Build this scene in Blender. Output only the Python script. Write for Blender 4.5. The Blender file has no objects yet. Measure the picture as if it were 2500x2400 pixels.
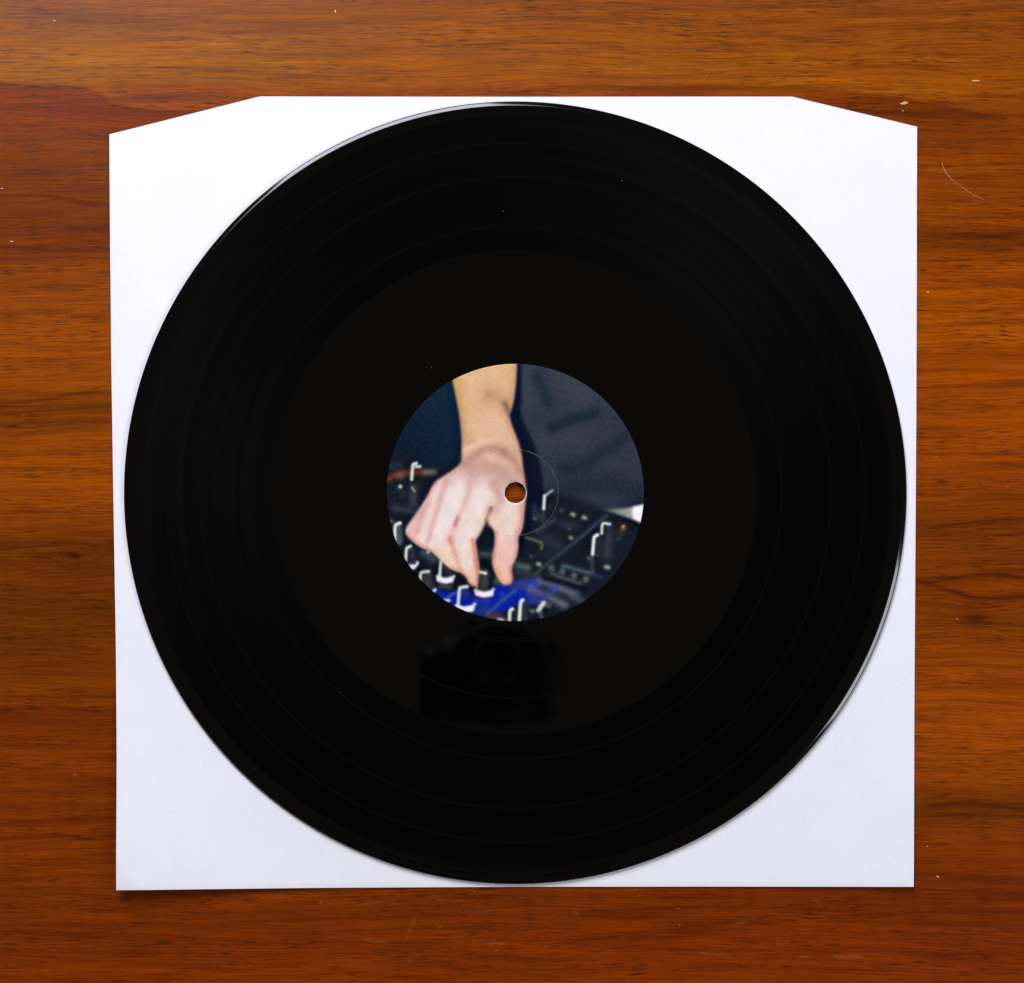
import bpy, bmesh, math, random
import numpy as np

# ------------------------------------------------------------------ camera, light, exposure
S = 0.0001573            # metres covered by one pixel of the 2500 px wide photograph, at the record
H = 0.80                 # lens height over the record
NX, NY = 1212.0, 1645.0  # the point straight below the lens
CX, CY = 1258.0, 1202.5  # centre of the record = world origin
ZR = 0.0024
scene = bpy.context.scene
COL = scene.collection

cam_d = bpy.data.cameras.new('view')
cam = bpy.data.objects.new('view', cam_d)
COL.objects.link(cam)
CAMX, CAMY = (NX - CX) * S, -(NY - CY) * S
cam.location = (CAMX, CAMY, H + ZR)
cam_d.sensor_width = 36.0
cam_d.lens = 36.0 * H / (2500 * S)
cam_d.shift_x = (1250 - NX) / 2500
cam_d.shift_y = (NY - 1200) / 2500
cam_d.clip_start, cam_d.clip_end = 0.01, 50
scene.camera = cam

world = bpy.data.worlds.new('World')
scene.world = world
world.use_nodes = True
bg = world.node_tree.nodes['Background']
bg.inputs[0].default_value = (0.080, 0.066, 0.052, 1)
bg.inputs[1].default_value = 1.0


def window_light(name, az, elev, dist, sx, sy, radiance, col):
    d = bpy.data.lights.new(name, 'AREA')
    d.shape = 'RECTANGLE'
    d.size, d.size_y = sx, sy
    d.energy = radiance * math.pi * sx * sy
    d.color = col
    o = bpy.data.objects.new(name, d)
    COL.objects.link(o)
    a, e = math.radians(az), math.radians(elev)
    o.location = (dist * math.cos(e) * math.cos(a), dist * math.cos(e) * math.sin(a), dist * math.sin(e))
    from mathutils import Vector
    o.rotation_euler = (-Vector(o.location)).to_track_quat('-Z', 'Y').to_euler()
    return o


window_light('window_light', 108, 40, 1.30, 0.66, 0.80, 13.8, (0.96, 0.96, 1.07))
window_light('side_window_light', -18, 38, 1.60, 0.62, 0.60, 8.7, (0.93, 0.97, 1.08))

vs = scene.view_settings
vs.view_transform = 'Standard'
vs.look = 'None'
vs.exposure = 0.0
vs.gamma = 1.0
vs.use_curve_mapping = False

rng = np.random.default_rng(7)
random.seed(7)


# ------------------------------------------------------------------ helpers
def P(px, py, z=ZR):
    """photograph pixel (2500 x 2400) -> world point at height z"""
    k = S * (H + ZR - z) / H
    return (CAMX + (px - NX) * k, CAMY - (py - NY) * k, z)


def W(u, v, z=0.0):
    return P(u * 1.27551, v * 1.27551, z)


def lin(c):
    c = np.asarray(c, float) / 255.0
    return np.where(c <= 0.04045, c / 12.92, ((c + 0.055) / 1.055) ** 2.4)


def mesh_from(name, verts, faces, smooth=True):
    me = bpy.data.meshes.new(name)
    me.from_pydata(verts, [], faces)
    me.update()
    if smooth:
        me.polygons.foreach_set('use_smooth', [True] * len(me.polygons))
    return me


def grid_mesh(name, verts, nu, nv, wrap_u=False, extra=None):
    """verts (nu*nv,3) indexed i*nv+j; fast quad grid"""
    iu = np.arange(nu if wrap_u else nu - 1)
    jv = np.arange(nv - 1)
    I, J = np.meshgrid(iu, jv, indexing='ij')
    I2 = (I + 1) % nu
    q = np.stack([I * nv + J, I * nv + J + 1, I2 * nv + J + 1, I2 * nv + J], -1).reshape(-1, 4)
    me = bpy.data.meshes.new(name)
    nq = len(q)
    me.vertices.add(len(verts))
    me.vertices.foreach_set('co', np.asarray(verts, np.float32).ravel())
    me.loops.add(nq * 4)
    me.loops.foreach_set('vertex_index', q.astype(np.int32).ravel())
    me.polygons.add(nq)
    me.polygons.foreach_set('loop_start', np.arange(0, nq * 4, 4, dtype=np.int32))
    me.polygons.foreach_set('use_smooth', np.ones(nq, bool))
    me.update(calc_edges=True)
    me.validate()
    return me


def link(name, me, mat=None, parent=None):
    o = bpy.data.objects.new(name, me)
    COL.objects.link(o)
    if mat is not None:
        me.materials.append(mat)
    if parent is not None:
        o.parent = parent
    return o


def tag(o, label, cat, group=None):
    o['label'] = label
    o['category'] = cat
    if group:
        o['group'] = group
    return o


def material(name):
    m = bpy.data.materials.new(name)
    m.use_nodes = True
    nt = m.node_tree
    return m, nt, nt.nodes['Principled BSDF']


def N(nt, kind, **kw):
    n = nt.nodes.new(kind)
    for k, v in kw.items():
        setattr(n, k, v)
    return n


def math_node(nt, op, a, b=None, clamp=False):
    n = N(nt, 'ShaderNodeMath', operation=op, use_clamp=clamp)
    for i, s in enumerate((a, b)):
        if s is None:
            continue
        if isinstance(s, (int, float)):
            n.inputs[i].default_value = s
        else:
            nt.links.new(s, n.inputs[i])
    return n.outputs[0]


def ramp(nt, fac, stops):
    r = N(nt, 'ShaderNodeValToRGB')
    e = r.color_ramp.elements
    while len(e) < len(stops):
        e.new(0.5)
    for el, (p, c) in zip(e, stops):
        el.position = p
        el.color = (c, c, c, 1) if isinstance(c, (int, float)) else (*c, 1)
    nt.links.new(fac, r.inputs[0])
    return r.outputs[0]


def mixc(nt, mode, fac, a, b):
    n = N(nt, 'ShaderNodeMix', data_type='RGBA', blend_type=mode)
    n.clamp_result = False
    for sock, s in ((n.inputs[0], fac), (n.inputs[6], a), (n.inputs[7], b)):
        if isinstance(s, (int, float)):
            sock.default_value = s
        elif isinstance(s, tuple):
            sock.default_value = (*s, 1)
        else:
            nt.links.new(s, sock)
    return n.outputs[2]


def noise(nt, vec, scale=(1, 1, 1), detail=2.0, rough=0.5, dist=0.0, dims='2D', offset=(0, 0, 0)):
    mp = N(nt, 'ShaderNodeMapping')
    mp.inputs['Scale'].default_value = scale
    mp.inputs['Location'].default_value = offset
    nt.links.new(vec, mp.inputs['Vector'])
    n = N(nt, 'ShaderNodeTexNoise', noise_dimensions=dims)
    n.inputs['Scale'].default_value = 1.0
    n.inputs['Detail'].default_value = detail
    n.inputs['Roughness'].default_value = rough
    n.inputs['Distortion'].default_value = dist
    nt.links.new(mp.outputs[0], n.inputs['Vector'])
    return n.outputs['Fac']


def value_noise(x, y, seed):
    """smooth 2-D value noise in [-1,1] on numpy arrays"""
    x0, y0 = np.floor(x).astype(np.int64), np.floor(y).astype(np.int64)
    fx, fy = x - x0, y - y0
    fx, fy = fx * fx * (3 - 2 * fx), fy * fy * (3 - 2 * fy)

    def h(i, j):
        n = np.sin(i * 127.1 + j * 311.7 + seed * 74.7) * 43758.5453
        return (n - np.floor(n)) * 2 - 1
    return (h(x0, y0) * (1 - fx) + h(x0 + 1, y0) * fx) * (1 - fy) + (h(x0, y0 + 1) * (1 - fx) + h(x0 + 1, y0 + 1) * fx) * fy


def fbm(x, y, seed, oct=4):
    t, a = 0, 1.0
    for k in range(oct):
        t = t + a * value_noise(x * 2 ** k, y * 2 ** k, seed + k)
        a *= 0.5
    return t / 1.9


# ------------------------------------------------------------------ wooden tabletop
def axis(lo, hi, n, outer):
    core = np.linspace(lo, hi, n)
    ext = np.geomspace(1, 1 + outer / 0.03, 26)[1:] - 1
    ext = ext * 0.03
    return np.concatenate([lo - ext[::-1], core, hi + ext])


def build_tabletop():
    xs = axis(-0.215, 0.215, 480, 0.35)
    ys = axis(-0.205, 0.205, 560, 0.33)
    X, Y = np.meshgrid(xs, ys, indexing='ij')
    # photograph coordinates (1960 wide view) of each spot of the veneer
    k = S * (H + ZR) / H * 1.27551
    u = (X - CAMX) / k + NX / 1.27551
    v = -(Y - CAMY) / k + NY / 1.27551
    # flow of the grain: gentle waves plus swellings round the knots
    wv = 14 * fbm(u / 520, v / 260, 3, 3) + 5 * fbm(u / 160, v / 90, 11, 3)
    for (kx, ky, rx, ry, a) in ((1872, 1188, 95, 42, 30), (115, 1062, 80, 26, -20), (1330, 150, 260, 60, 16), (330, 205, 150, 40, -18),
                                (60, 1180, 260, 60, 16), (1800, 170, 160, 30, 14), (520, 1780, 420, 60, 18), (2300, 700, 400, 90, 40), (-350, 500, 300, 90, -40)):
        d2 = ((u - kx) / rx) ** 2 + ((v - ky) / ry) ** 2
        wv += a * np.tanh((v - ky) / ry) * np.exp(-d2)
    g = v + wv
    Lp = [(-400, (140, 72, 20)), (0, (150, 80, 24)), (40, (152, 85, 20)), (75, (164, 94, 16)), (120, (167, 97, 16)), (150, (160, 90, 16)),
          (172, (150, 70, 20)), (215, (140, 62, 20)), (260, (136, 64, 14)), (330, (126, 60, 14)), (420, (112, 52, 10)), (470, (120, 54, 8)),
          (530, (134, 66, 10)), (600, (142, 70, 8)), (660, (154, 78, 4)), (720, (142, 70, 4)), (770, (108, 54, 6)), (830, (136, 66, 4)),
          (930, (142, 70, 4)), (1000, (132, 64, 5)), (1050, (96, 46, 6)), (1090, (112, 54, 5)), (1160, (96, 46, 6)), (1260, (104, 50, 8)),
          (1330, (122, 56, 8)), (1370, (104, 42, 8)), (1450, (118, 52, 8)), (1560, (112, 48, 9)), (1650, (116, 50, 8)), (1730, (106, 44, 8)),
          (1800, (106, 42, 7)), (1880, (116, 48, 7)), (2300, (110, 46, 8))]
    Rp = [(-400, (148, 78, 30)), (0, (146, 78, 34)), (60, (148, 78, 26)), (130, (152, 80, 20)), (175, (150, 78, 14)), (205, (128, 60, 18)),
          (250, (132, 62, 14)), (310, (146, 70, 10)), (430, (140, 66, 8)), (455, (110, 52, 8)), (520, (152, 72, 6)), (620, (158, 78, 4)),
          (720, (150, 72, 4)), (820, (146, 68, 4)), (930, (138, 64, 4)), (1010, (110, 52, 4)), (1060, (126, 58, 4)), (1120, (118, 54, 4)),
          (1200, (118, 56, 6)), (1280, (134, 62, 5)), (1400, (140, 66, 4)), (1490, (132, 62, 4)), (1545, (96, 46, 5)), (1590, (116, 52, 5)),
          (1660, (110, 44, 5)), (1740, (104, 40, 5)), (1820, (110, 42, 4)), (1890, (114, 44, 4)), (2300, (106, 42, 6))]

    def prof(p):
        yy = np.array([a for a, _ in p])
        cc = np.array([lin(c) for _, c in p])
        return np.stack([np.interp(g, yy, cc[:, i]) for i in range(3)], -1)
    w = np.clip((u + 250 * fbm(u / 400, v / 60, 21, 3)) / 1960, 0, 1)
    w = (w * w * (3 - 2 * w))[..., None]
    c = prof(Lp) * (1 - w) + prof(Rp) * w
    # what the window gives at each height of the picture, taken out so that the veneer keeps its own colour
    gain = np.interp(v, [0, 900, 1882], [1.36, 1.04, 0.80])[..., None]
    c = c / gain * np.array([1.045, 0.94, 0.38])
    # broad patches
    m = 1 + 0.13 * fbm(u / 420, g / 46, 31, 4) + 0.10 * fbm(u / 150, g / 13, 41, 4)
    # growth-ring bands
    m *= 1 - 0.14 * np.clip(fbm(u / 600, g / 22, 51, 2) - 0.25, 0, 1) * 2.2
    # single dark figure lines, in 1960-view coordinates: (points, half width, strength)
    lines = [([(0, 158), (85, 167), (165, 169), (195, 184), (212, 200), (260, 210), (300, 214), (380, 215), (470, 206), (540, 196)], 4.5, .55),
             ([(30, 240), (110, 245), (170, 255), (215, 268)], 3, .35), ([(0, 372), (90, 376), (150, 384), (215, 392)], 5, .40),
             ([(0, 470), (100, 480), (215, 478)], 5, .32), ([(0, 385), (60, 388), (120, 380)], 3, .35), ([(60, 540), (215, 552)], 4, .3),
             ([(0, 600), (110, 598), (215, 612)], 4, .25), ([(0, 770), (90, 765), (150, 752), (215, 748)], 4.5, .34), ([(0, 790), (120, 783), (215, 775)], 3.5, .3),
             ([(0, 910), (120, 905), (215, 892)], 4, .22), ([(0, 1051), (90, 1042), (140, 1038), (215, 1050)], 4, .42), ([(0, 1075), (120, 1082), (215, 1072)], 9, .22),
             ([(90, 1148), (215, 1150)], 4, .28), ([(0, 1226), (120, 1232), (225, 1245)], 6, .22), ([(0, 1355), (100, 1352), (225, 1368)], 4, .30),
             ([(0, 1484), (225, 1480)], 5, .2), ([(0, 1604), (120, 1598), (225, 1612)], 5, .26), ([(0, 1652), (225, 1660)], 5, .18),
             ([(1720, 175), (1960, 245)], 4, .22), ([(1755, 455), (1860, 448), (1960, 460)], 7, .30), ([(1755, 470), (1880, 466)], 3, .3),
             ([(1755, 552), (1960, 545)], 3, .22), ([(1755, 592), (1960, 600)], 3, .18), ([(1755, 740), (1960, 735)], 3.5, .22), ([(1755, 868), (1960, 870)], 3, .25),
             ([(1755, 1018), (1850, 1000), (1960, 992)], 5, .35), ([(1755, 1034), (1850, 1030), (1960, 1024)], 4, .25),
             ([(1760, 1118), (1800, 1110), (1850, 1100), (1905, 1098), (1960, 1104)], 5.5, .55), ([(1760, 1116), (1790, 1122), (1830, 1132), (1862, 1142), (1905, 1146), (1960, 1140)], 6.5, .6),
             ([(1740, 1112), (1775, 1116), (1800, 1120)], 10, .5), ([(1830, 1160), (1870, 1152), (1920, 1162)], 3, .3), ([(1825, 1176), (1866, 1168), (1930, 1180)], 3, .3),
             ([(1835, 1196), (1880, 1192), (1960, 1196)], 3.5, .35), ([(1755, 1545), (1860, 1535), (1960, 1548)], 7, .35), ([(1755, 1560), (1960, 1562)], 5, .3),
             ([(1755, 1470), (1960, 1462)], 3, .2), ([(1500, 1740), (1700, 1748), (1960, 1742)], 7, .22), ([(700, 1745), (1000, 1755), (1300, 1748)], 5, .16),
             ([(0, 1760), (200, 1770), (330, 1764)], 4, .2), ([(120, 1802), (330, 1796), (560, 1804)], 4, .16), ([(560, 1720), (760, 1716)], 4, .16),
             ([(0, 30), (180, 40), (420, 36), (620, 46)], 3.5, .24), ([(260, 52), (420, 62), (560, 60)], 3, .28), ([(60, 66), (300, 72), (520, 80)], 2.5, .22),
             ([(640, 98), (800, 92), (960, 82), (1200, 84)], 3, .28), ([(420, 114), (560, 112), (700, 116)], 3, .26), ([(150, 126), (330, 130), (480, 140)], 3, .28),
             ([(500, 152), (660, 146), (800, 150)], 3, .22), ([(940, 182), (1080, 168), (1150, 164), (1260, 168)], 5, .32), ([(1250, 82), (1340, 78), (1420, 74)], 4, .22),
             ([(1420, 60), (1560, 78), (1700, 88), (1840, 86)], 3.5, .25), ([(1330, 48), (1450, 44), (1640, 30), (1760, 26)], 3, .2), ([(1500, 112), (1700, 120), (1960, 132)], 3, .22),
             ([(980, 12), (1200, 20), (1420, 16)], 4, .18), ([(1600, 130), (1740, 122), (1960, 160)], 3, .2)]
    for pts, hw, st in lines:
        pts = np.array(pts, float)
        yl = np.interp(u, pts[:, 0], pts[:, 1]) + 3.0 * fbm(u / 70, v * 0 + hw, 61, 3)
        a, b = pts[0, 0], pts[-1, 0]
        if a <= 5:
            a = -900
        if b >= 1950:
            b = 2900
        fade = np.clip((u - a) / 40, 0, 1) * np.clip((b - u) / 40, 0, 1)
        dd = (v - yl)
        hv = hw * .8 * (0.75 + 0.35 * value_noise(u / 45, v * 0 + pts[0, 1], 71))
        m *= 1 - min(.7, st * 1.15) * fade * np.exp(-(dd / hv) ** 2 * np.where(dd > 0, 0.55, 1.6))
    for (kx, ky, rx, ry, st) in ((1868, 1184, 20, 9, .62), (1872, 1186, 60, 22, .22), (144, 1063, 7, 6, .7), (140, 1064, 16, 7, .35), (216, 1045, 14, 12, .35), (1600, 60, 30, 5, .2), (370, 1797, 6, 3, .5), (810, 215, 40, 6, .2), (2150, 420, 40, 16, .5), (-200, 1400, 40, 16, .5)):
        m *= 1 - st * np.exp(-(((u - kx) / rx) ** 2 + ((v - ky) / ry) ** 2))
    # red heartwood showing below the curved figure at the upper left, and above the sleeve's opening
    for pts, depth in (([(-500, 140), (0, 158), (85, 167), (165, 169), (195, 184), (212, 200), (260, 210), (300, 214), (380, 215), (470, 206), (620, 190)], 55),
                       ([(1120, 190), (1160, 178), (1230, 164), (1380, 160), (1560, 166), (1740, 190), (1960, 235)], 34)):
        pts = np.array(pts, float)
        dd = v - np.interp(u, pts[:, 0], pts[:, 1]) - 2.5 * fbm(u / 60, v * 0, 63, 3)
        fade = np.clip((u - pts[0, 0]) / 60, 0, 1) * np.clip((pts[-1, 0] - u) / 90, 0, 1)
        red = fade / (1 + np.exp(-np.clip(dd / 1.6, -40, 40))) * np.exp(-np.clip(dd, 0, None) / depth)
        gold = fade / (1 + np.exp(np.clip(dd / 1.6, -40, 40))) * np.exp(np.clip(dd, None, 0) / depth)
        c = c * (1 - red[..., None] * np.array([.20, .31, .1])) * (1 + gold[..., None] * np.array([.10, .26, .1]))
    # darker wood turns redder, as stained veneer does
    c = c * np.clip(m, 0.25, 1.5)[..., None] ** np.array([0.92, 1.06, 1.15])
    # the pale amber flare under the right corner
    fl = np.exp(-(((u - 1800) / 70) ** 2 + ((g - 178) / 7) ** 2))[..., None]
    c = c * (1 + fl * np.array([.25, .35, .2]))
    # worn scratches in the lacquer: (points, half width, strength)
    scr = np.zeros_like(u)
    for pts, hw, st in [([(775, 1803), (786, 1775), (797, 1750)], 1.2, .28), ([(828, 1716), (846, 1724)], 1.0, .35), ([(836, 1770), (842, 1776)], 1.2, .4),
                        ([(700, 1799), (740, 1804)], 1.2, .4), ([(612, 1722), (616, 1735)], 1.0, .4), ([(905, 1803), (965, 1807)], 1.2, .4),
                        ([(1098, 1739), (1105, 1752)], 1.2, .4), ([(1410, 1767), (1428, 1765)], 1.2, .5), ([(1330, 1822), (1400, 1830)], 1.0, .4),
                        ([(1600, 1831), (1650, 1832)], 1.3, .6), ([(1530, 1832), (1545, 1831)], 1.2, .5), ([(1560, 1720), (1570, 1737)], 1.0, .35), ([(780, 1850), (786, 1836)], 1.0, .35)]:
        for (ax, ay), (bx, by) in zip(pts[:-1], pts[1:]):
            L2 = (bx - ax) ** 2 + (by - ay) ** 2
            t = np.clip(((u - ax) * (bx - ax) + (v - ay) * (by - ay)) / L2, 0, 1)
            d = np.hypot(u - ax - t * (bx - ax), v - ay - t * (by - ay))
            scr = np.maximum(scr, st * np.exp(-(d / (hw + 0.6)) ** 2))
    n_u, n_v = X.shape
    co = np.stack([X, Y, np.zeros_like(X)], -1).reshape(-1, 3)
    me = grid_mesh('tabletop', co, n_u, n_v)
    # make faces look up
    me.flip_normals()
    att = me.color_attributes.new('veneer', 'FLOAT_COLOR', 'POINT')
    rgba = np.concatenate([np.clip(c, 0.0006, 1), scr[..., None]], -1).reshape(-1, 4)
    att.data.foreach_set('color', rgba.astype(np.float32).ravel())
    ga = me.attributes.new('grain', 'FLOAT_VECTOR', 'POINT')
    gv = np.stack([u * k, g * k, np.zeros_like(u)], -1).reshape(-1, 3)
    ga.data.foreach_set('vector', gv.astype(np.float32).ravel())
    # slab under the surface
    bm = bmesh.new()
    bm.from_mesh(me)
    be = [e for e in bm.edges if e.is_boundary]
    r = bmesh.ops.extrude_edge_only(bm, edges=be)
    nv = [x for x in r['geom'] if isinstance(x, bmesh.types.BMVert)]
    for x in nv:
        x.co.z = -0.024
    ne = [x for x in r['geom'] if isinstance(x, bmesh.types.BMEdge) and x.is_boundary]
    bmesh.ops.contextual_create(bm, geom=ne)
    bm.to_mesh(me)
    bm.free()

    m_, nt, bs = material('stained_veneer')
    ca = N(nt, 'ShaderNodeAttribute', attribute_name='veneer')
    gr = N(nt, 'ShaderNodeAttribute', attribute_name='grain')
    vec = gr.outputs['Vector']
    streak = noise(nt, vec, (14, 330, 1), 5, 0.62, 0.15)
    fine = noise(nt, vec, (40, 1700, 1), 4, 0.6, 0.1, offset=(3, 7, 0))
    pores = noise(nt, vec, (120, 2000, 1), 2, 0.5, 0.0, offset=(9, 2, 0))
    poremask = noise(nt, vec, (14, 120, 1), 3, 0.6, 0.0, offset=(5, 5, 0))
    speck = noise(nt, vec, (2600, 2600, 1), 1.5, 0.6, 0.0)
    col = mixc(nt, 'MULTIPLY', 1.0, ca.outputs['Color'], ramp(nt, streak, [(0.30, (.70, .65, .60)), (0.50, 1.0), (0.70, (1.16, 1.19, 1.20))]))
    col = mixc(nt, 'MULTIPLY', 1.0, col, ramp(nt, fine, [(0.30, (.73, .68, .64)), (0.52, 1.0), (0.72, (1.18, 1.20, 1.2))]))
    pm = math_node(nt, 'MULTIPLY', ramp(nt, pores, [(0.57, 0.0), (0.66, 1.0)]), ramp(nt, poremask, [(0.36, 0.12), (0.62, 1.0)]))
    col = mixc(nt, 'MIX', math_node(nt, 'MULTIPLY', pm, 0.72), col, (0.030, 0.009, 0.002))
    col = mixc(nt, 'MULTIPLY', 1.0, col, ramp(nt, speck, [(0.25, .68), (0.5, 1.0), (0.75, 1.34)]))
    scn = math_node(nt, 'MULTIPLY', math_node(nt, 'MULTIPLY', ca.outputs['Alpha'], 0.6), ramp(nt, fine, [(0.40, 0.35), (0.6, 1.0)]))
    col = mixc(nt, 'MIX', scn, col, (0.45, 0.22, 0.05))
    # short pale nicks
    nick = noise(nt, vec, (190, 900, 1), 1, 0.5, 0.0, offset=(41, 17, 0))
    col = mixc(nt, 'MIX', math_node(nt, 'MULTIPLY', ramp(nt, nick, [(0.86, 0.0), (0.89, 1.0)]), 0.6), col, (0.5, 0.30, 0.14))
    nt.links.new(col, bs.inputs['Base Color'])
    rr = ramp(nt, streak, [(0.3, 0.27), (0.7, 0.21)])
    nt.links.new(rr, bs.inputs['Roughness'])
    bs.inputs['Specular IOR Level'].default_value = 0.20
    bp = N(nt, 'ShaderNodeBump')
    bp.inputs['Strength'].default_value = 0.12
    bp.inputs['Distance'].default_value = 0.00006
    hgt = math_node(nt, 'SUBTRACT', math_node(nt, 'MULTIPLY', speck, 0.5), math_node(nt, 'MULTIPLY', pm, 1.0))
    nt.links.new(hgt, bp.inputs['Height'])
    nt.links.new(bp.outputs[0], bs.inputs['Normal'])
    o = link('tabletop', me, m_)
    o['kind'] = 'structure'
    o['label'] = 'orange brown wooden tabletop with dark horizontal grain'
    return o


build_tabletop()


# ------------------------------------------------------------------ paper sleeve
def paper_material():
    m, nt, bs = material('white_paper')
    tc = N(nt, 'ShaderNodeTexCoord').outputs['Object']
    mott = noise(nt, tc, (60, 60, 60), 4, 0.6, dims='3D')
    fib = noise(nt, tc, (900, 900, 900), 3, 0.6, dims='3D')
    col = mixc(nt, 'MULTIPLY', 1.0, ramp(nt, mott, [(0.3, (.806, .800, .840)), (0.7, (.830, .825, .863))]), ramp(nt, fib, [(0.3, .975), (0.7, 1.02)]))
    nt.links.new(col, bs.inputs['Base Color'])
    bs.inputs['Roughness'].default_value = 0.75
    bs.inputs['Specular IOR Level'].default_value = 0.25
    bp = N(nt, 'ShaderNodeBump')
    bp.inputs['Strength'].default_value = 0.35
    bp.inputs['Distance'].default_value = 0.00012
    soft = noise(nt, tc, (24, 24, 24), 3, 0.5, dims='3D', offset=(4, 4, 0))
    nt.links.new(math_node(nt, 'ADD', math_node(nt, 'MULTIPLY', fib, 0.22), math_node(nt, 'MULTIPLY', soft, 6.0)), bp.inputs['Height'])
    nt.links.new(bp.outputs[0], bs.inputs['Normal'])
    return m


PAPER = paper_material()
OUT = [(210, 258), (498, 185), (700, 185), (986, 185.3), (1300, 185), (1516, 185), (1755, 243), (1755, 500), (1754, 800), (1752, 1100), (1750, 1400),
       (1748, 1697), (1400, 1697), (1000, 1697.5), (600, 1699.5), (226, 1702), (225.4, 1600), (224.5, 1450), (221, 1200), (216.5, 930), (213, 700), (211, 480)]


def sleeve_height(x, y):
    """how far the paper lifts off the wood"""
    r = np.hypot(x, y)
    out = np.clip((r - 0.150) / 0.05, 0, 1)
    z = 0.00030 + 0 * r
    bl = np.clip((-x - y - 0.215) / 0.08, 0, 1)
    z = z + 0.0036 * bl ** 1.5
    br = np.clip((x - y - 0.235) / 0.06, 0, 1)
    z = z + 0.0010 * br ** 1.4
    tl = np.clip((-x + y - 0.225) / 0.06, 0, 1)
    z = z + 0.0006 * tl
    z = z + out * 0.00025 * (value_noise(x / 0.035, y / 0.028, 5) + 0.6)
    return z


def build_sleeve():
    root = bpy.data.objects.new('record_sleeve', None)
    COL.objects.link(root)
    root.empty_display_size = 0.05
    tag(root, 'white paper record sleeve with slanted top corners under the black record', 'sleeve')
    pts = np.array([W(a, b, 0.0006)[:2] for a, b in OUT])
    ang = np.unwrap(np.arctan2(pts[:, 1], pts[:, 0]))
    if ang[-1] < ang[0]:
        pts, ang = pts[::-1], ang[::-1]
    # boundary sampled densely along the outline
    bpts = []
    n = len(pts)
    for i in range(n):
        a, b = pts[i], pts[(i + 1) % n]
        m = max(2, int(np.hypot(*(b - a)) / 0.0022))
        for t in range(m):
            bpts.append(a + (b - a) * t / m)
    bpts = np.array(bpts)
    nu = len(bpts)
    a = np.arctan2(bpts[:, 1], bpts[:, 0])
    HR = 0.048
    inner = np.stack([np.cos(a), np.sin(a)], -1) * HR
    ts = np.concatenate([np.linspace(0, 0.82, 22), np.linspace(0.85, 1.0, 30)])
    th = 0.00012

    def sheet(name, dz, inset):
        outer = bpts * (1 - inset)
        grid = inner[:, None, :] * (1 - ts[None, :, None]) + outer[:, None, :] * ts[None, :, None]
        x, y = grid[..., 0], grid[..., 1]
        z = sleeve_height(x, y) + dz
        edge = np.clip((ts - 0.985) / 0.015, 0, 1)[None, :]
        if dz > 0:                      # the front sheet closes down on the back one at the folds
            top_open = (bpts[:, 1] > 0.118)[:, None]
            z = z - np.where(top_open, 0, dz * 0.45) * edge
        top = np.stack([x, y, z], -1)
        bot = np.stack([x, y, z - th], -1)[:, ::-1]
        loop = np.concatenate([top, bot, top[:, :1]], 1)
        nv = loop.shape[1]
        me = grid_mesh(name, loop.reshape(-1, 3), nu, nv, wrap_u=True)
        bm = bmesh.new()
        bm.from_mesh(me)
        bmesh.ops.remove_doubles(bm, verts=bm.verts, dist=1e-7)
        bmesh.ops.recalc_face_normals(bm, faces=bm.faces)
        for f in bm.faces:
            f.smooth = True
        for e in bm.edges:
            if len(e.link_faces) == 2 and e.calc_face_angle(0) > 0.8:
                e.smooth = False
        bm.to_mesh(me)
        bm.free()
        return link(name, me, PAPER, root)
    sheet('back_sheet', 0.0, 0.0012)
    sheet('front_sheet', 0.00028, 0.0)
    return root


build_sleeve()


# ------------------------------------------------------------------ the printed picture on the label
R1 = lambda u, v: (u / 2, v / 2)                                                # canvas = half of the 1936 x 1882 study crop
_src = lambda x, y: ((x - 900) * 1.34444, (y - 850) * 1.34444)
ZA = lambda u, v: _src(940 + u / 5.765, 1080 + v / 5.765)
ZB = lambda u, v: _src(1200 + u / 5.026, 1180 + v / 5.026)
ZC = lambda u, v: _src(940 + u / 5.026, 1320 + v / 5.026)
ZD = lambda u, v: _src(1040 + u / 5.883, 880 + v / 5.883)
ZF = lambda u, v: _src(1260 + u / 4.952, 880 + v / 4.952)
SC = {R1: 0.5, ZA: 1.34444 / 5.765, ZB: 1.34444 / 5.026, ZC: 1.34444 / 5.026, ZD: 1.34444 / 5.883, ZF: 1.34444 / 4.952}


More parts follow.
